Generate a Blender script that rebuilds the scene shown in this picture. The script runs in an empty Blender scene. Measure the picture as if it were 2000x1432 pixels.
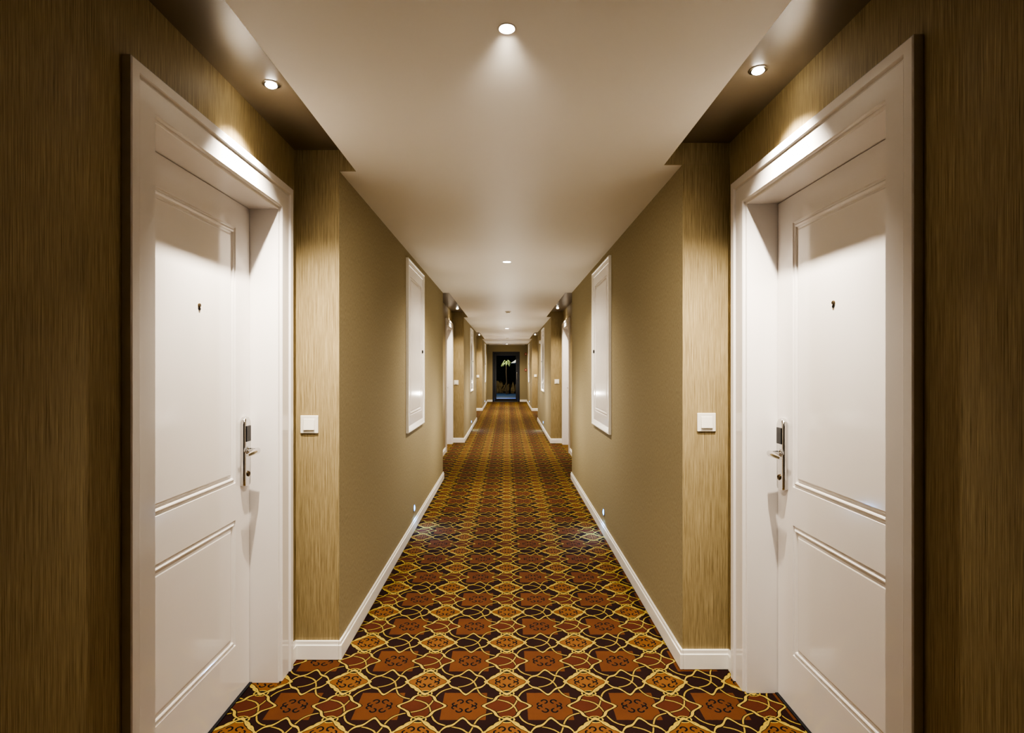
import bpy, bmesh, math, random
from mathutils import Vector, Matrix
random.seed(4)
S = bpy.context.scene
COL = S.collection

# ------------------------------------------------------------------ materials
class NT:
    def __init__(self, name):
        self.mat = bpy.data.materials.new(name); self.mat.use_nodes = True
        self.nt = self.mat.node_tree
        self.b = self.nt.nodes['Principled BSDF']
    def n(self, t, **kw):
        x = self.nt.nodes.new(t)
        for k, v in kw.items(): setattr(x, k, v)
        return x
    def plug(self, sock, v):
        if isinstance(v, bpy.types.NodeSocket): self.nt.links.new(v, sock)
        else: sock.default_value = v
    def m(self, op, a, b=None, c=None, clamp=False):
        x = self.n('ShaderNodeMath', operation=op); x.use_clamp = clamp
        self.plug(x.inputs[0], a)
        if b is not None: self.plug(x.inputs[1], b)
        if c is not None: self.plug(x.inputs[2], c)
        return x.outputs[0]
    def mix(self, f, a, b):
        x = self.n('ShaderNodeMix', data_type='RGBA')
        self.plug(x.inputs[0], f)
        self.plug(x.inputs[6], a if isinstance(a, bpy.types.NodeSocket) else (*a, 1))
        self.plug(x.inputs[7], b if isinstance(b, bpy.types.NodeSocket) else (*b, 1))
        return x.outputs[2]
    def pos(self):
        g = self.n('ShaderNodeNewGeometry'); s = self.n('ShaderNodeSeparateXYZ')
        self.nt.links.new(g.outputs['Position'], s.inputs[0]); return s.outputs
    def vec(self, x, y, z):
        c = self.n('ShaderNodeCombineXYZ')
        for i, v in enumerate((x, y, z)): self.plug(c.inputs[i], v)
        return c.outputs[0]
    def noise(self, v, scale, detail=3, rough=.6):
        x = self.n('ShaderNodeTexNoise'); self.nt.links.new(v, x.inputs['Vector'])
        x.inputs['Scale'].default_value = scale; x.inputs['Detail'].default_value = detail
        x.inputs['Roughness'].default_value = rough
        return x.outputs['Fac']
    def bump(self, h, strength, dist):
        x = self.n('ShaderNodeBump'); x.inputs['Strength'].default_value = strength
        x.inputs['Distance'].default_value = dist
        self.nt.links.new(h, x.inputs['Height']); self.nt.links.new(x.outputs[0], self.b.inputs['Normal'])

def simple(name, col, rough=.5, metal=0, emis=0, ecol=None, var=.04, spec=.5):
    t = NT(name)
    p = t.n('ShaderNodeTexCoord').outputs['Object']
    f = t.noise(p, 12, 2)
    c2 = tuple(max(0, c*(1-var*2)) for c in col)
    t.nt.links.new(t.mix(f, c2, col), t.b.inputs['Base Color'])
    t.b.inputs['Roughness'].default_value = rough
    t.b.inputs['Metallic'].default_value = metal
    t.b.inputs['Specular IOR Level'].default_value = spec
    if emis:
        t.b.inputs['Emission Color'].default_value = (*(ecol or col), 1)
        t.b.inputs['Emission Strength'].default_value = emis
    return t.mat

def wallpaper():
    t = NT('striated_wallpaper')
    x, y, z = t.pos()
    s = t.m('ADD', x, y)
    wob = t.noise(t.vec(t.m('MULTIPLY', s, 1.0), 0, z), 14, 2)
    s2 = t.m('ADD', s, t.m('MULTIPLY', wob, .003))
    v1 = t.noise(t.vec(t.m('MULTIPLY', s2, 400), 0, t.m('MULTIPLY', z, 5)), 1, 2, .6)
    v2 = t.noise(t.vec(t.m('MULTIPLY', s2, 220), 3, t.m('MULTIPLY', z, 16)), 1, 3, .6)
    f = t.m('ADD', t.m('MULTIPLY', v1, .75), t.m('MULTIPLY', v2, .25))
    r = t.n('ShaderNodeMapRange'); t.plug(r.inputs[0], f)
    r.inputs[1].default_value = .27; r.inputs[2].default_value = .73
    c = t.mix(r.outputs[0], (.140, .100, .042), (.50, .405, .225))
    t.nt.links.new(c, t.b.inputs['Base Color'])
    t.b.inputs['Roughness'].default_value = .6
    t.b.inputs['Specular IOR Level'].default_value = .3
    t.bump(f, .3, .001)
    return t.mat

def weave():
    t = NT('fine_weave_wallpaper')
    x, y, z = t.pos()
    s = t.m('ADD', x, y)
    a = t.m('SINE', t.m('MULTIPLY', s, 2*math.pi/.0085))
    b = t.m('SINE', t.m('MULTIPLY', z, 2*math.pi/.0085))
    wv = t.m('MULTIPLY', a, b)
    n1 = t.noise(t.vec(t.m('MULTIPLY', s, 160), 0, t.m('MULTIPLY', z, 60)), 1, 3, .7)
    f = t.m('ADD', t.m('MULTIPLY', wv, .22), n1)
    r = t.n('ShaderNodeMapRange'); t.plug(r.inputs[0], f)
    r.inputs[1].default_value = .25; r.inputs[2].default_value = .75
    c = t.mix(r.outputs[0], (.250, .205, .120), (.415, .355, .222))
    t.nt.links.new(c, t.b.inputs['Base Color'])
    t.b.inputs['Roughness'].default_value = .85
    t.b.inputs['Specular IOR Level'].default_value = .2
    t.bump(f, .35, .001)
    return t.mat

def carpet():
    t = NT('patterned_carpet')
    x, y, z = t.pos(); m = t.m
    P = .36
    wn = t.noise(t.vec(x, y, 0), 60, 2)
    wn = m('MULTIPLY', m('SUBTRACT', wn, .5), .010)
    u = m('ADD', m('DIVIDE', x, P), wn); v = m('ADD', m('DIVIDE', y, P), wn)
    def cf(q): return m('SUBTRACT', m('FRACT', m('ADD', q, .5)), .5)
    def d(q): return m('ABSOLUTE', cf(q))
    def wave(q):
        th = m('MULTIPLY', q, 2*math.pi)
        tri = m('SUBTRACT', 1, m('MULTIPLY', d(q), 4))
        return m('ADD', m('ADD', m('MULTIPLY', tri, .35), m('MULTIPLY', m('COSINE', th), .75)), m('MULTIPLY', m('COSINE', m('MULTIPLY', th, 5)), .12))
    A = .225
    wu, wv = m('MULTIPLY', wave(u), A), m('MULTIPLY', wave(v), A)
    dd = m('MINIMUM', m('MINIMUM', d(m('ADD', u, wv)), d(m('SUBTRACT', u, wv))),
           m('MINIMUM', d(m('ADD', v, wu)), d(m('SUBTRACT', v, wu))))
    # finer diagonal trellis woven through the big one
    s = m('ADD', u, v); q_ = m('SUBTRACT', u, v)
    def cs(q, k): return m('MULTIPLY', m('COSINE', m('MULTIPLY', q, 2*math.pi)), k)
    dg = m('MINIMUM', d(m('ADD', m('ADD', s, .5), cs(q_, .09))), d(m('ADD', m('ADD', q_, .5), cs(s, .09))))
    in1 = m('LESS_THAN', d(u), m('ABSOLUTE', wv))
    in2 = m('LESS_THAN', d(v), m('ABSOLUTE', wu))
    pile = t.noise(t.vec(x, y, 0), 420, 2, .7)
    blot = t.noise(t.vec(x, y, 0), 4, 3)
    orange = t.mix(blot, (.15, .062, .022), (.26, .118, .038))
    rust = t.mix(blot, (.075, .021, .014), (.130, .040, .020))
    dark = t.mix(blot, (.014, .007, .008), (.040, .014, .012))
    gold = t.mix(blot, (.40, .29, .055), (.54, .40, .090))
    black = (.006, .007, .009)
    def scrolls(pu, pv):
        ap, aq = m('ABSOLUTE', pu), m('ABSOLUTE', pv)
        def ring(cx, cy, r, w, sx, sy):
            a = m('SUBTRACT', ap, cx); b = m('SUBTRACT', aq, cy)
            L = m('SQRT', m('ADD', m('MULTIPLY', a, a), m('MULTIPLY', b, b)))
            e = m('LESS_THAN', m('ABSOLUTE', m('SUBTRACT', L, r)), w)
            cut = m('MULTIPLY', m('GREATER_THAN', m('MULTIPLY', a, sx), 0), m('GREATER_THAN', m('MULTIPLY', b, sy), 0))
            return m('MULTIPLY', e, m('SUBTRACT', 1, cut))
        return m('MAXIMUM', ring(.055, .085, .034, .010, 1, -1), ring(.115, .030, .027, .009, -1, 1))
    su, sv = cf(u), cf(v)
    hu, hv = cf(m('ADD', u, .5)), cf(m('ADD', v, .5))
    sc1, sc2 = scrolls(su, sv), scrolls(hu, hv)
    both = m('MULTIPLY', in1, in2)
    nei = m('MULTIPLY', m('SUBTRACT', 1, in1), m('SUBTRACT', 1, in2))
    c = t.mix(in1, dark, rust)
    c = t.mix(both, c, t.mix(sc1, orange, black))
    big = m('LESS_THAN', m('MAXIMUM', m('ABSOLUTE', hu), m('ABSOLUTE', hv)), .26)
    c = t.mix(nei, c, t.mix(big, dark, t.mix(sc2, t.mix(blot, (.10, .034, .016), (.18, .072, .026)), black)))
    c = t.mix(m('LESS_THAN', dg, .026), c, black)
    c = t.mix(m('LESS_THAN', dg, .014), c, t.mix(.25, gold, (.16, .06, .02)))
    def oval(pu, pv, rx, ry):
        a = m('DIVIDE', pu, rx); b = m('DIVIDE', pv, ry)
        return m('SQRT', m('ADD', m('MULTIPLY', a, a), m('MULTIPLY', b, b)))
    o1 = oval(su, cf(m('MULTIPLY', m('ADD', v, .25), 2)), .075, .10)
    c = t.mix(m('LESS_THAN', o1, 1.25), c, gold)
    c = t.mix(m('LESS_THAN', o1, 1.0), c, black)
    c = t.mix(m('LESS_THAN', dd, .031), c, (.010, .006, .006))
    c = t.mix(m('LESS_THAN', dd, .0175), c, gold)
    c = t.mix(m('MULTIPLY', pile, .34), c, (.02, .012, .006))
    t.nt.links.new(c, t.b.inputs['Base Color'])
    t.b.inputs['Roughness'].default_value = .95
    t.b.inputs['Specular IOR Level'].default_value = .15
    t.bump(pile, .5, .004)
    return t.mat

def ceilmat(name, col, rough):
    t = NT(name)
    x, y, z = t.pos()
    n1 = t.noise(t.vec(x, y, z), 1.5, 3)
    n2 = t.noise(t.vec(x, y, z), 90, 3)
    t.nt.links.new(t.mix(n1, tuple(c*.96 for c in col), col), t.b.inputs['Base Color'])
    t.b.inputs['Roughness'].default_value = rough
    t.bump(n2, .06, .002)
    return t.mat

M_WALL = wallpaper(); M_WEAVE = weave(); M_CARPET = carpet()
M_CEIL = ceilmat('ceiling_paint', (.90, .87, .81), .5)
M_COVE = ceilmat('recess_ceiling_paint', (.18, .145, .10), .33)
M_WHITE = simple('white_gloss_lacquer', (.82, .785, .76), .10, var=.01)
M_BASE = simple('white_satin_paint', (.88, .86, .81), .3, var=.02)
M_SWITCH = simple('cream_plastic', (.80, .77, .68), .35, var=.01)
M_CHROME = simple('polished_steel', (.75, .74, .73), .16, 1)
M_BLACK = simple('black_plastic', (.012, .012, .014), .25)
M_LAMP = simple('lamp_glow', (1, .95, .85), .4, emis=60, ecol=(1, .94, .85))
M_DL = simple('downlight_diffuser', (1, .98, .95), .4, emis=14, ecol=(1, .97, .92))
M_BLUE = simple('blue_led_glow', (.1, .3, .9), .4, emis=6, ecol=(.08, .36, 1))
M_BRASS = simple('aged_brass', (.16, .12, .07), .35, 1)
M_DARK = simple('dark_metal', (.008, .009, .014), .35)
M_GREEN = simple('palm_leaf', (.32, .38, .14), .5)
M_TRUNK = simple('palm_trunk', (.12, .08, .045), .8)
M_ROCK = simple('brown_rock', (.24, .16, .07), .9, var=.3)
M_CANVAS = simple('parasol_canvas', (.7, .68, .6), .8)
M_WOOD = simple('parasol_wood', (.35, .22, .12), .5)
M_PAVE = simple('patio_paving', (.04, .09, .2), .6, var=.2)
M_HEDGE = simple('dark_hedge', (.008, .016, .012), .9, var=.3)
M_RED = simple('red_plastic', (.5, .02, .015), .35)
def glass():
    t = NT('clear_glass')
    t.b.inputs['Base Color'].default_value = (.9, .95, 1, 1)
    t.b.inputs['Roughness'].default_value = 0
    t.b.inputs['Transmission Weight'].default_value = 1
    t.b.inputs['IOR'].default_value = 1.1
    return t.mat
M_GLASS = glass()

# ------------------------------------------------------------------ mesh helpers
class MB:
    def __init__(self): self.bm = bmesh.new()
    def box(self, x0, x1, y0, y1, z0, z1, mi=0, mx=None):
        x0, x1 = sorted((x0, x1)); y0, y1 = sorted((y0, y1)); z0, z1 = sorted((z0, z1))
        v = [self.bm.verts.new(p) for p in ((x0,y0,z0),(x1,y0,z0),(x1,y1,z0),(x0,y1,z0),(x0,y0,z1),(x1,y0,z1),(x1,y1,z1),(x0,y1,z1))]
        for n_, f in enumerate(((0,3,2,1),(4,5,6,7),(0,1,5,4),(1,2,6,5),(2,3,7,6),(3,0,4,7))):
            self.bm.faces.new([v[i] for i in f]).material_index = mx if (mx is not None and n_ in (3, 5)) else mi
        return self
    def loft(self, rings, cap=True, close=True):
        R = [[self.bm.verts.new(p) for p in r] for r in rings]
        n = len(R[0])
        for a, b in zip(R, R[1:]):
            for i in range(n if close else n-1):
                self.bm.faces.new((a[i], a[(i+1) % n], b[(i+1) % n], b[i]))
        if cap:
            self.bm.faces.new(R[0][::-1]); self.bm.faces.new(R[-1])
        return self
    def lathe(self, c, axis, prof, seg=28, cap=True):
        """prof: list of (radius, distance along axis)"""
        ax = Vector(axis).normalized()
        u = ax.orthogonal().normalized(); w = ax.cross(u); c = Vector(c)
        rings = [[c + ax*h + (u*math.cos(2*math.pi*i/seg) + w*math.sin(2*math.pi*i/seg))*r for i in range(seg)] for r, h in prof]
        return self.loft(rings, cap)
    def rod(self, pts, rad, seg=12):
        pts = [Vector(p) for p in pts]
        if not isinstance(rad, (list, tuple)): rad = [rad]*len(pts)
        rings = []
        up = Vector((0.13, .21, 1)).normalized()
        for i, p in enumerate(pts):
            d = (pts[min(i+1, len(pts)-1)] - pts[max(i-1, 0)]).normalized()
            u = d.cross(up).normalized(); w = d.cross(u)
            rings.append([p + (u*math.cos(2*math.pi*k/seg) + w*math.sin(2*math.pi*k/seg))*rad[i] for k in range(seg)])
        return self.loft(rings)
    def done(self, name, mats, parent=None, bevel=0, smooth=False, recalc=True):
        if recalc: bmesh.ops.recalc_face_normals(self.bm, faces=self.bm.faces)
        me = bpy.data.meshes.new(name); self.bm.to_mesh(me); self.bm.free()
        o = bpy.data.objects.new(name, me); COL.objects.link(o)
        for m in (mats if isinstance(mats, (list, tuple)) else [mats]): me.materials.append(m)
        if bevel:
            b = o.modifiers.new('bevel', 'BEVEL'); b.width = bevel; b.segments = 3; b.limit_method = 'ANGLE'
        if smooth:
            for p in me.polygons: p.use_smooth = True
            me.set_sharp_from_angle(angle=math.radians(40))
        if parent: 
            o.parent = parent
            o.matrix_parent_inverse = Matrix.Translation(parent.location).inverted()
        return o
def tag(o, label, cat, group=None, kind=None):
    o['label'] = label; o['category'] = cat
    if group: o['group'] = group
    if kind: o['kind'] = kind
    return o
def empty(name, loc):
    o = bpy.data.objects.new(name, None); COL.objects.link(o); o.location = loc
    o.empty_display_size = .1
    return o

# ------------------------------------------------------------------ layout
PER = 7.87
HC, HV = 2.40, 2.503          # corridor ceiling, recess ceiling
YB, YE = -5.2, 23.4
SIDE = {
 -1: dict(name='left',  xc=.825, xa=1.045, a0=-.74, b0=2.72, o0=1.63, o1=2.51, leaf=1.168, xs=.744, spot=(.891, 2.09), pan=(4.52, 5.40), led=4.90, swx=.970, swz=1.153),
  1: dict(name='right', xc=.837, xa=1.062, a0=-.75, b0=2.634, o0=1.54, o1=2.43, leaf=1.19, xs=.751, spot=(.904, 1.99), pan=(4.43, 5.32), led=4.76, swx=.949, swz=1.172),
}
ZT = 2.152
# floor
f = MB().box(-1.35, 1.35, YB-.1, YE, -.05, 0).done('floor', M_CARPET)
tag(f, 'gold, rust and maroon patterned corridor carpet', 'floor', kind='structure')

# walls
for s, D in SIDE.items():
    w = MB(); T = 1.32
    for k in range(3):
        a, b = D['a0']+k*PER, D['b0']+k*PER
        o0, o1 = D['o0']+k*PER-.004, D['o1']+k*PER+.004
        w.box(s*D['xa'], s*T, a, o0, 0, 2.56)
        w.box(s*D['xa'], s*T, o1, b, 0, 2.56)
        w.box(s*D['xa'], s*T, o0, o1, ZT+.004, 2.56)
        nxt = D['a0']+(k+1)*PER
        w.box(s*D['xc'], s*T, b, nxt, 0, HC, 0, 1)
        w.box(s*D['xa'], s*T, b, nxt, HC, 2.56)
        # wallpapered end of the recess above ceiling height
        w.box(s*D['xs'], s*D['xa'], b, b+.01, HC+.0005, HV)
    w.box(s*D['xc'], s*T, YB, D['a0'], 0, HC, 0, 1)
    w.box(s*D['xa'], s*T, D['a0']+3*PER, YE, 0, 2.56)
    o = w.done('wall_'+D['name'], [M_WALL, M_WEAVE])
    tag(o, 'gold-beige striated wallpaper corridor wall', 'wall', kind='structure')
    # baseboards: lower board with a slimmer stepped cap
    b_ = MB()
    for TH, Z0, Z1 in ((.016, .0005, .074), (.011, .072, .093)):
        def bb(x0, x1, y0, y1):
            b_.box(x0, x1, y0, y1, Z0, Z1)
        for k in range(-1, 3):
            st = YB if k < 0 else D['b0']+k*PER
            en = D['a0']+(k+1)*PER
            bb(s*(D['xc']-TH), s*D['xc'], st-(TH if k >= 0 else 0), en+TH)
            bb(s*(D['xc']), s*D['xa'], en, en+TH)
            if k >= 0: bb(s*D['xc'], s*D['xa'], st-TH, st)
            if k < 2:
                bb(s*(D['xa']-TH), s*D['xa'], en+TH, D['o0']+(k+1)*PER-.135)
                bb(s*(D['xa']-TH), s*D['xa'], D['o1']+(k+1)*PER+.135, D['b0']+(k+1)*PER-TH)
            else:
                bb(s*(D['xa']-TH), s*D['xa'], en+TH, YE-TH)
    o = b_.done('baseboard_'+D['name'], M_BASE, bevel=.0035)
    tag(o, 'white painted baseboard with stepped top edge', 'baseboard', kind='structure')

# ceiling
c = MB()
c.box(-.744, .751, YB, YE, HC, 2.56)
for s, D in SIDE.items():
    for k in range(-1, 3):
        st = YB if k < 0 else D['b0']+k*PER+.0102
        c.box(s*D['xs'], s*D['xa'], st, D['a0']+(k+1)*PER, HC, 2.56)
    for k in range(4):
        en = D['b0']+k*PER if k < 3 else YE
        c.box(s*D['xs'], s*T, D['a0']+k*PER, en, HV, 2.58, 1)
o = c.done('ceiling', [M_CEIL, M_COVE])
tag(o, 'beige painted ceiling with raised side recesses above doors', 'ceiling', kind='structure')
# end and back walls
DX0, DX1, DZ = -.607, .545, 2.12
w = MB().box(-1.35, DX0, YE, YE+.2, -.05, 2.6).box(DX1, 1.35, YE, YE+.2, -.05, 2.6).box(DX0, DX1, YE, YE+.2, DZ, 2.6)
tag(w.done('wall_end', M_WEAVE), 'beige wallpapered wall around glazed exit door', 'wall', kind='structure')
tag(MB().box(-1.35, 1.35, YB-.2, YB, -.05, 2.6).done('wall_back', M_WALL), 'beige wallpapered wall closing the corridor', 'wall', kind='structure')
b_ = MB().box(-1.02, DX0, YE-.015, YE, .0005, .092).box(DX1, 1.03, YE-.015, YE, .0005, .092)
tag(b_.done('baseboard_end', M_BASE, bevel=.004), 'white painted baseboard', 'baseboard', kind='structure')

# ------------------------------------------------------------------ doors
def panel_face(mb, X, ys, zs, panels, prof, y0, y1, z0, z1, thick):
    """moulded slab; X(d) maps depth to world x. panels: list of (ya,yb,za,zb)"""
    bm = mb.bm
    def V(y, z, d): return bm.verts.new((X(d), y, z))
    ysx = [y0]+ys+[y1]; zsx = [z0]+zs+[z1]
    grid = [[V(y, z, 0) for z in zsx] for y in ysx]
    pi = {(p[0], p[2]) for p in panels}
    for i in range(len(ysx)-1):
        for j in range(len(zsx)-1):
            q = [grid[i][j], grid[i+1][j], grid[i+1][j+1], grid[i][j+1]]
            if (ysx[i], zsx[j]) in pi:
                prev = q
                for ins, dep in prof[1:]:
                    a, b, c_, d_ = ysx[i]+ins, ysx[i+1]-ins, zsx[j]+ins, zsx[j+1]-ins
                    cur = [V(a, c_, dep), V(b, c_, dep), V(b, d_, dep), V(a, d_, dep)]
                    for e in range(4):
                        bm.faces.new((prev[e], prev[(e+1) % 4], cur[(e+1) % 4], cur[e]))
                    prev = cur
                bm.faces.new(prev)
            else: bm.faces.new(q)
    back = [[V(y, z, -thick) for z in zsx] for y in ysx]
    n, m_ = len(ysx)-1, len(zsx)-1
    for i in range(n):
        bm.faces.new((grid[i][0], grid[i+1][0], back[i+1][0], back[i][0]))
        bm.faces.new((grid[i][m_], grid[i+1][m_], back[i+1][m_], back[i][m_]))
        for j in range(m_): bm.faces.new((back[i][j], back[i+1][j], back[i+1][j+1], back[i][j+1]))
    for j in range(m_):
        bm.faces.new((grid[0][j], grid[0][j+1], back[0][j+1], back[0][j]))
        bm.faces.new((grid[n][j], grid[n][j+1], back[n][j+1], back[n][j]))

PROF = [(0, 0), (.003, -.005), (.009, -.006), (.013, -.001), (.018, .001), (.023, -.001), (.026, -.006), (.033, -.007), (.039, -.002), (.043, -.001)]
def door(n, s, D, k):
    y0, y1 = D['o0']+k*PER, D['o1']+k*PER
    xa, xl = D['xa'], D['leaf']
    e = empty('door_%d' % n, (s*xa, (y0+y1)/2, 0))
    tag(e, 'white lacquered two-panel hotel room door in moulded frame', 'door', kind='structure')
    prof = [(0, -(xl-xa)-.05), (0, .006), (.003, .008), (.012, .008), (.014, .017), (.018, .020), (.086, .020), (.089, .017), (.092, .017), (.094, .024), (.097, .027), (.126, .027), (.130, .024), (.130, 0), (.004, 0), (.004, -(xl-xa)-.05)]
    rings = []
    for (yy, sg, top) in ((y0, -1, 0), (y0, -1, 1), (y1, 1, 1), (y1, 1, 0)):
        rings.append([(s*(xa-d), yy+sg*w_, (ZT+w_) if top else .001) for w_, d in prof])
    MB().loft(rings).done('door_frame', M_WHITE, e, bevel=0)
    a, b = y0+.003, y1-.003
    mid0, mid1 = a+.125, b-.125
    zs = [.235, .775, .935, 2.035]
    mb = MB()
    X = lambda d: s*(xl-d)
    panel_face(mb, X, [mid0, mid1], zs, [(mid0, mid1, zs[0], zs[1]), (mid0, mid1, zs[2], zs[3])], PROF, a, b, .006, ZT-.003, .045)
    mb.done('door_leaf', M_WHITE, e)
    ly = b-.058
    lp = MB()
    hw, zt, zb = .031, 1.215, .905
    def outline(sc, d):
        pts = []
        for i in range(9):
            an = math.pi*i/8
            pts.append((X(d), ly+math.cos(an)*(hw-sc), zt-hw+math.sin(an)*(hw-sc)))
        for i in range(9):
            an = math.pi+math.pi*i/8
            pts.append((X(d), ly+math.cos(an)*(hw-sc), zb+hw*.5+math.sin(an)*(hw*.5-sc*.5)))
        return pts
    lp.loft([outline(0, 0), outline(0, .014), outline(.003, .020), outline(.007, .022)])
    lock = lp.done('lock_plate', M_CHROME, e, smooth=True)
    lock['label'] = 'brushed steel electronic lock plate'
    o = MB().box(X(.0215), X(.026), ly-.021, ly+.021, 1.105, 1.175).done('card_reader', M_BLACK, None, bevel=.003)
    o.parent = lock
    h = MB().lathe((X(.021), ly, 1.065), (-s, 0, 0), [(.019, 0), (.019, .004), (.012, .008), (.010, .045)])
    h.rod([(X(.062), ly+.006, 1.065), (X(.066), ly-.008, 1.065), (X(.066), ly-.035, 1.063), (X(.064), ly-.065, 1.060), (X(.060), ly-.088, 1.057)], [.012, .013, .0115, .010, .007])
    o = h.done('lever_handle', M_CHROME, None, smooth=True); o['label'] = 'steel lever handle'; o.parent = lock
    o = MB().lathe((X(.021), ly, .962), (-s, 0, 0), [(.012, 0), (.012, .005), (.009, .007), (.006, .004)]).done('key_cylinder', M_BRASS, None, smooth=True); o.parent = lock
    py = (y0+y1)/2+.03
    o = MB().lathe((X(-.003), py, 1.668), (-s, 0, 0), [(.0085, 0), (.0085, .005), (.006, .007), (.003, .006)]).done('peephole', M_BRASS, e, smooth=True)
    o2 = MB().lathe((X(-.002), py+.002, 1.655), (-s, 0, 0), [(.0055, 0), (.0055, .004), (.003, .005)]).done('peephole_cover', M_BLACK, None, smooth=True); o2.parent = o
    MB().box(X(-.045), X(.012), y0+.001, y1-.001, .0005, .005).done('threshold_strip', M_DARK, e)
n = 1
for k in range(3):
    for s in (-1, 1):
        door(n, s, SIDE[s], k); n += 1
bpy.context.view_layer.update()
for o in bpy.data.objects:
    if o.type == 'MESH' and o.parent and o.parent.type == 'MESH':
        o.matrix_parent_inverse = o.parent.matrix_world.inverted()

# ------------------------------------------------------------------ wall access panels
for k in range(3):
    for s, D in SIDE.items():
        y0, y1 = D['pan'][0]+k*PER, D['pan'][1]+k*PER
        z0, z1 = .895, 2.335
        e = empty('access_panel', (s*D['xc'], (y0+y1)/2, z0))
        tag(e, 'white framed service access panel on the wallpapered wall', 'access panel', 'wall access panels')
        x = D['xc']
        prof = [(0, 0), (0, .020), (.003, .023), (.012, .023), (.016, .018), (.050, .015), (.053, .011), (.053, 0)]
        rings = []
        for cy, sy, cz, sz in ((y0, 1, z0, 1), (y0, 1, z1, -1), (y1, -1, z1, -1), (y1, -1, z0, 1)):
            rings.append([(s*(x-d), cy+sy*w_, cz+sz*w_) for w_, d in prof])
        rings.append(rings[0])
        MB().loft(rings, cap=False).done('panel_frame', M_BASE, e)
        mb = MB()
        a, b, c0, c1 = y0+.054, y1-.054, z0+.054, z1-.054
        panel_face(mb, lambda d: s*(x-.012-d), [a+.08, b-.08], [c0+.08, c1-.08], [(a+.08, b-.08, c0+.08, c1-.08)], PROF, a, b, c0, c1, .0115)
        mb.done('panel_door', M_WHITE, e)
        MB().lathe((s*(x-.0125), b-.04, (z0+z1)/2-.03), (-s, 0, 0), [(.016, 0), (.016, .006), (.012, .009)]).done('panel_lock', M_BLACK, e, smooth=True)

# ------------------------------------------------------------------ switches
for k in range(3):
    for s, D in SIDE.items():
        y = D['b0']+k*PER; x = s*D['swx']; z = D['swz']
        e = empty('light_switch', (x, y, z))
        tag(e, 'square cream rocker light switch on wallpapered wall', 'light switch', 'corridor light switches')
        MB().box(x-.044, x+.044, y-.008, y-.0002, z-.044, z+.044).done('switch_plate', M_SWITCH, e, bevel=.003)
        r = MB()
        q = .027
        r.loft([[(x-q, y-.0075, z-q), (x+q, y-.0075, z-q), (x+q, y-.0075, z+q), (x-q, y-.0075, z+q)],
                [(x-q, y-.0160, z-q), (x+q, y-.0160, z-q), (x+q, y-.0105, z+q), (x-q, y-.0105, z+q)]])
        r.done('switch_rocker', M_SWITCH, e, bevel=.0015)

# ------------------------------------------------------------------ night lights
def light(kind, name, loc, power, col, rot=(0, 0, 0), **kw):
    l = bpy.data.lights.new(name, kind); l.energy = power; l.color = col
    for a, b in kw.items(): setattr(l, a, b)
    o = bpy.data.objects.new(name, l); o.location = loc; o.rotation_euler = rot; COL.objects.link(o)
    return o
for k in range(3):
    for s, D in SIDE.items():
        y = D['led']+k*PER; x = D['xc']; z = .19
        e = empty('night_light', (s*x, y, z))
        tag(e, 'small round blue LED night light above baseboard', 'night light', 'blue LED night lights')
        MB().lathe((s*x, y, z), (-s, 0, 0), [(.034, .0002), (.034, .004), (.030, .006), (.027, .006), (.027, .0002)]).done('steel_bezel', M_CHROME, e, smooth=True)
        MB().lathe((s*x, y, z), (-s, 0, 0), [(.026, .001), (.026, .0065), (.016, .010)]).done('blue_lens', M_BLUE, e, smooth=True)
        if k < 2: light('SPOT', 'night_light_beam', (s*(x-.03), y, z), 6, (.22, .5, 1), (0, s*math.radians(60), 0), spot_size=math.radians(178), shadow_soft_size=0, spot_blend=.8)

# ------------------------------------------------------------------ downlights
WARM = (1, .905, .77)
for y, r in ((1.58, .022), (5.05, .036), (13.6, .045), (22.4, .045)):
    e = empty('ceiling_downlight', (0, y, HC))
    tag(e, 'round white recessed ceiling downlight, switched on', 'downlight', 'corridor ceiling downlights')
    MB().lathe((0, y, HC), (0, 0, -1), [(r+.005, .0002), (r+.005, .0012), (r+.003, .0015), (r+.001, .0015), (r+.0005, .0002)]).done('downlight_trim', M_WHITE, e, smooth=True)
    MB().lathe((0, y, HC), (0, 0, -1), [(r, .0004), (r, .0015), (r*.7, .002)]).done('downlight_lens', M_DL, e, smooth=True)
for y in (9.5, 17.8):
    e = empty('smoke_detector', (.02, y, HC))
    tag(e, 'round white smoke detector on ceiling', 'smoke detector', 'ceiling smoke detectors')
    MB().lathe((.02, y, HC), (0, 0, -1), [(.05, .0002), (.05, .008), (.046, .011)]).done('detector_base', M_BASE, e, smooth=True)
    MB().lathe((.02, y, HC), (0, 0, -1), [(.033, .011), (.033, .022), (.024, .028)]).done('detector_head', M_BASE, e, smooth=True)
for y, p, a, tilt in ((1.58, 120, 112, 46), (5.05, 120, 150, 0), (9.2, 135, 150, 0), (13.6, 160, 150, 0), (18, 160, 150, 0), (22.0, 140, 150, 0)):
    light('SPOT', 'downlight_and_fill_beam', (0, y, HC-.012), p, WARM, (math.radians(tilt), 0, 0), spot_size=math.radians(a), spot_blend=1, shadow_soft_size=.02)
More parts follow.
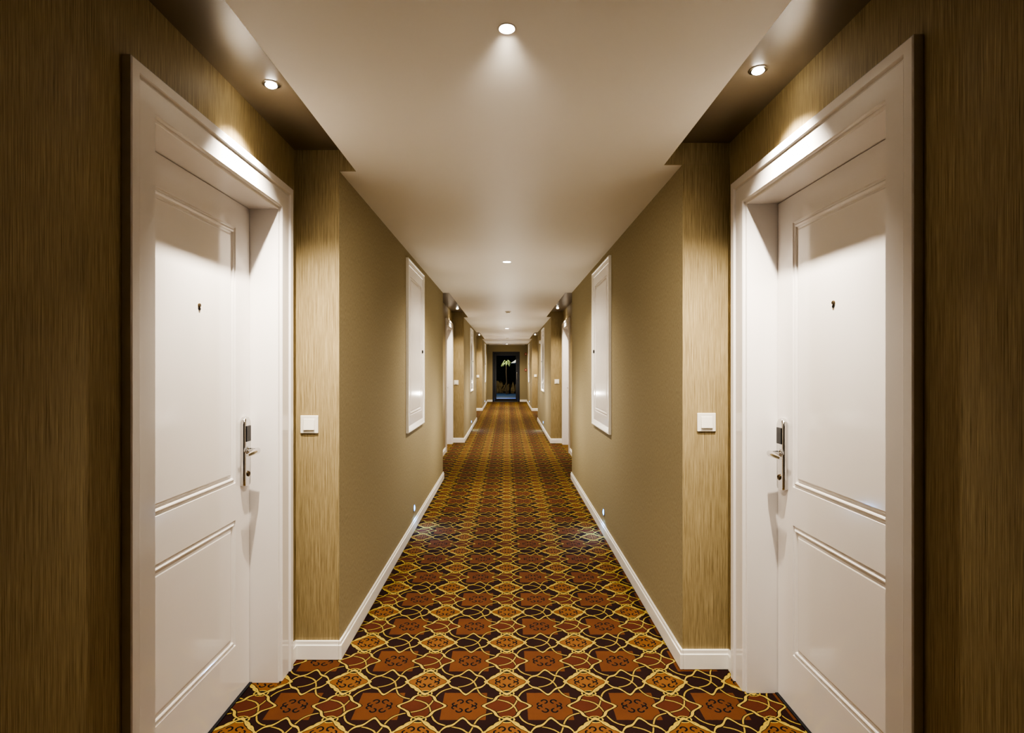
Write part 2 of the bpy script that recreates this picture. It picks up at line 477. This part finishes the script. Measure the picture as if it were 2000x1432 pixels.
# cove spots
for k in range(3):
    for s, D in SIDE.items():
        x, y = s*D['spot'][0], D['spot'][1]+k*PER
        e = empty('recessed_spotlight', (x, y, HV))
        tag(e, 'small adjustable halogen spotlight in ceiling recess, lit', 'spotlight', 'recess spotlights above doors')
        MB().lathe((x, y, HV), (0, 0, -1), [(.032, .0002), (.032, .002), (.028, .003), (.025, .003), (.0245, .0002)]).done('spotlight_ring', M_CHROME, e, smooth=True)
        MB().lathe((x, y, HV), (0, 0, -1), [(.0238, .0003), (.0238, .0035), (.0225, .0040), (.022, .003)]).done('spotlight_head', M_CHROME, e, smooth=True)
        MB().lathe((x, y, HV-.003), (0, 0, -1), [(.0205, .0012), (.020, .004), (.014, .008), (.006, .010)]).done('spotlight_lamp', M_LAMP, e, smooth=True)
        light('SPOT', 'spotlight_beam', (x, y, HV-.018), 175 if k == 0 else 80, WARM, (math.radians(8), s*math.radians(1), 0), spot_size=math.radians(100), spot_blend=1, shadow_soft_size=.012)

# soft corridor fill
for y, p in ((6.4, 22), (11.6, 24), (16, 26), (20.8, 26)):
    light('POINT', 'corridor_fill', (0, y, .9), p, (1, .93, .81), shadow_soft_size=0)

e = empty('wall_sounder', (.837, 13.2, 2.05))
tag(e, 'small white wall-mounted alarm sounder', 'alarm sounder')
MB().lathe((.837, 13.2, 2.05), (-1, 0, 0), [(.06, .0005), (.06, .02), (.05, .03)]).done('sounder_base', M_SWITCH, e, smooth=True)
MB().lathe((.837, 13.2, 2.05), (-1, 0, 0), [(.045, .03), (.045, .05), (.03, .07)]).done('sounder_dome', M_SWITCH, e, smooth=True)
for z_, nm in ((2.02, 'fire_alarm_sounder'), (1.35, 'fire_call_point')):
    e = empty(nm, (.80, YE, z_))
    tag(e, 'small red fire alarm device beside the glazed exit door', 'fire alarm')
    MB().box(.755, .845, YE-.03, YE-.0005, z_-.045, z_+.045).done('alarm_housing', M_RED, e, bevel=.008)
    MB().box(.775, .825, YE-.034, YE-.0305, z_-.02, z_+.02).done('alarm_face', M_SWITCH, e, bevel=.002)

# ------------------------------------------------------------------ glazed exit door
e = empty('door_7', (0, YE, 0)); tag(e, 'dark metal framed glazed exit door', 'door', kind='structure')
mb = MB()
y0, y1 = YE+.02, YE+.09
for x0, x1, z0, z1 in ((DX0, DX0+.07, 0, DZ), (DX1-.07, DX1, 0, DZ), (DX0+.07, DX1-.07, DZ-.07, DZ)): mb.box(x0, x1, y0, y1, z0, z1)
mb.done('door_frame', M_DARK, e, bevel=.004)
mb = MB(); a, b = DX0+.075, DX1-.075
for x0, x1, z0, z1 in ((a, a+.09, .006, DZ-.075), (b-.09, b, .006, DZ-.075), (a+.09, b-.09, DZ-.17, DZ-.075), (a+.09, b-.09, .006, .13)): mb.box(x0, x1, y0+.01, y1-.01, z0, z1)
mb.done('door_leaf', M_DARK, e, bevel=.003)
MB().box(a+.091, b-.091, y0+.03, y0+.036, .131, DZ-.171).done('door_glass', M_GLASS, e)
MB().rod([(b-.05, y0-.03, .95), (b-.05, y0-.03, 1.25)], .01).done('pull_handle', M_CHROME, e, smooth=True)

# exterior patio
g = MB().box(-6, 6, YE+.2, 36, -.06, -.01).done('patio_paving', M_PAVE); tag(g, 'dark paved patio at night', 'patio')
g['kind'] = 'structure'
hb = MB()
for i in range(60):
    x = -5.5+11*i/59
    hb.lathe((x, 34+random.uniform(-.2, .2), -.01), (0, 0, 1), [(.35, 0), (.5, .5), (.55, 1.1), (.4, 1.6+random.random()*.3), (.1, 1.95+random.random()*.3)], 9)
g = hb.done('garden_hedge', M_HEDGE, smooth=True); tag(g, 'dark clipped garden hedge at night', 'hedge'); g['kind'] = 'stuff'
rk = MB()
for i in range(46):
    x = random.uniform(-1.6, 1.6); y = random.uniform(31.4, 32.4); r = random.uniform(.10, .22); h = random.uniform(.25, .75)
    rk.lathe((x, y, -.01), (random.uniform(-.2, .2), random.uniform(-.2, .2), 1), [(r*.9, 0), (r*1.1, h*.35), (r*.9, h*.7), (r*.4, h)], 7)
g = rk.done('garden_rockery', M_ROCK); tag(g, 'brown rockery bed in the night garden', 'rockery'); g['kind'] = 'stuff'
px, py = -.03, 30.4
e = empty('palm_tree', (px, py, 0)); tag(e, 'small green palm tree lit at night', 'palm tree')
MB().rod([(px, py, -.01), (px+.02, py, .6), (px-.01, py, 1.2), (px, py, 1.72)], [.04, .03, .025, .022]).done('trunk', M_TRUNK, e, smooth=True)
lf = MB()
for i in range(18):
    an = i*2*math.pi/18+random.uniform(-.15, .15); Lf = random.uniform(.18, .38); up = random.uniform(.05, .24)
    R_ = []
    for j in range(8):
        t_ = j/7; r = Lf*t_; z = 1.71+up*math.sin(t_*2.4)-.22*t_*t_
        wd = .04*math.sin(math.pi*min(.97, t_+.06))
        cx, cy = px+math.cos(an)*r, py+math.sin(an)*r
        nx, ny = -math.sin(an)*wd, math.cos(an)*wd
        R_.append(((cx+nx, cy+ny, z-.03), (cx, cy, z), (cx-nx, cy-ny, z-.03)))
    lf.loft(R_, cap=False, close=False)
lf.done('fronds', M_GREEN, e, recalc=False)
ux, uy = .90, 28.0
e = empty('garden_parasol', (ux, uy, 0)); tag(e, 'open cream garden parasol on wooden pole', 'parasol')
MB().rod([(ux, uy, .05), (ux, uy, 2.0)], .03).done('parasol_pole', M_WOOD, e, smooth=True)
MB().lathe((ux, uy, -.01), (0, 0, 1), [(.25, 0), (.25, .05), (.06, .08), (.05, .2)]).done('parasol_base', M_DARK, e, smooth=True)
MB().lathe((ux, uy, 1.68), (0, 0, 1), [(.70, -.06), (.70, 0), (.4, .2), (.02, .36), (.01, .34), (.38, .17), (.68, -.01), (.69, -.06)], 8, cap=False).done('parasol_canopy', M_CANVAS, e)
light('POINT', 'garden_lamp', (-.3, 29.2, 2.5), 190, (1, .97, .78), shadow_soft_size=0)
light('SPOT', 'patio_blue_lamp', (0, 25.0, 1.9), 700, (.15, .40, 1), (math.radians(10), 0, 0), shadow_soft_size=0, spot_size=math.radians(65))

# ------------------------------------------------------------------ world, camera
w = bpy.data.worlds.new('night'); S.world = w; w.use_nodes = True
w.node_tree.nodes['Background'].inputs[0].default_value = (.006, .010, .03, 1)
w.node_tree.nodes['Background'].inputs[1].default_value = .3
cam = bpy.data.cameras.new('camera'); co = bpy.data.objects.new('camera', cam); COL.objects.link(co)
co.location = (0, 0, 1.43); co.rotation_euler = (math.radians(90), 0, 0)
cam.sensor_width = 36; cam.lens = 36*1080/2000; cam.shift_x = .005; cam.shift_y = .0015
cam.clip_start = .02
S.camera = co
S.view_settings.view_transform = 'AgX'
S.view_settings.look = 'AgX - High Contrast'
S.view_settings.exposure = 0.25
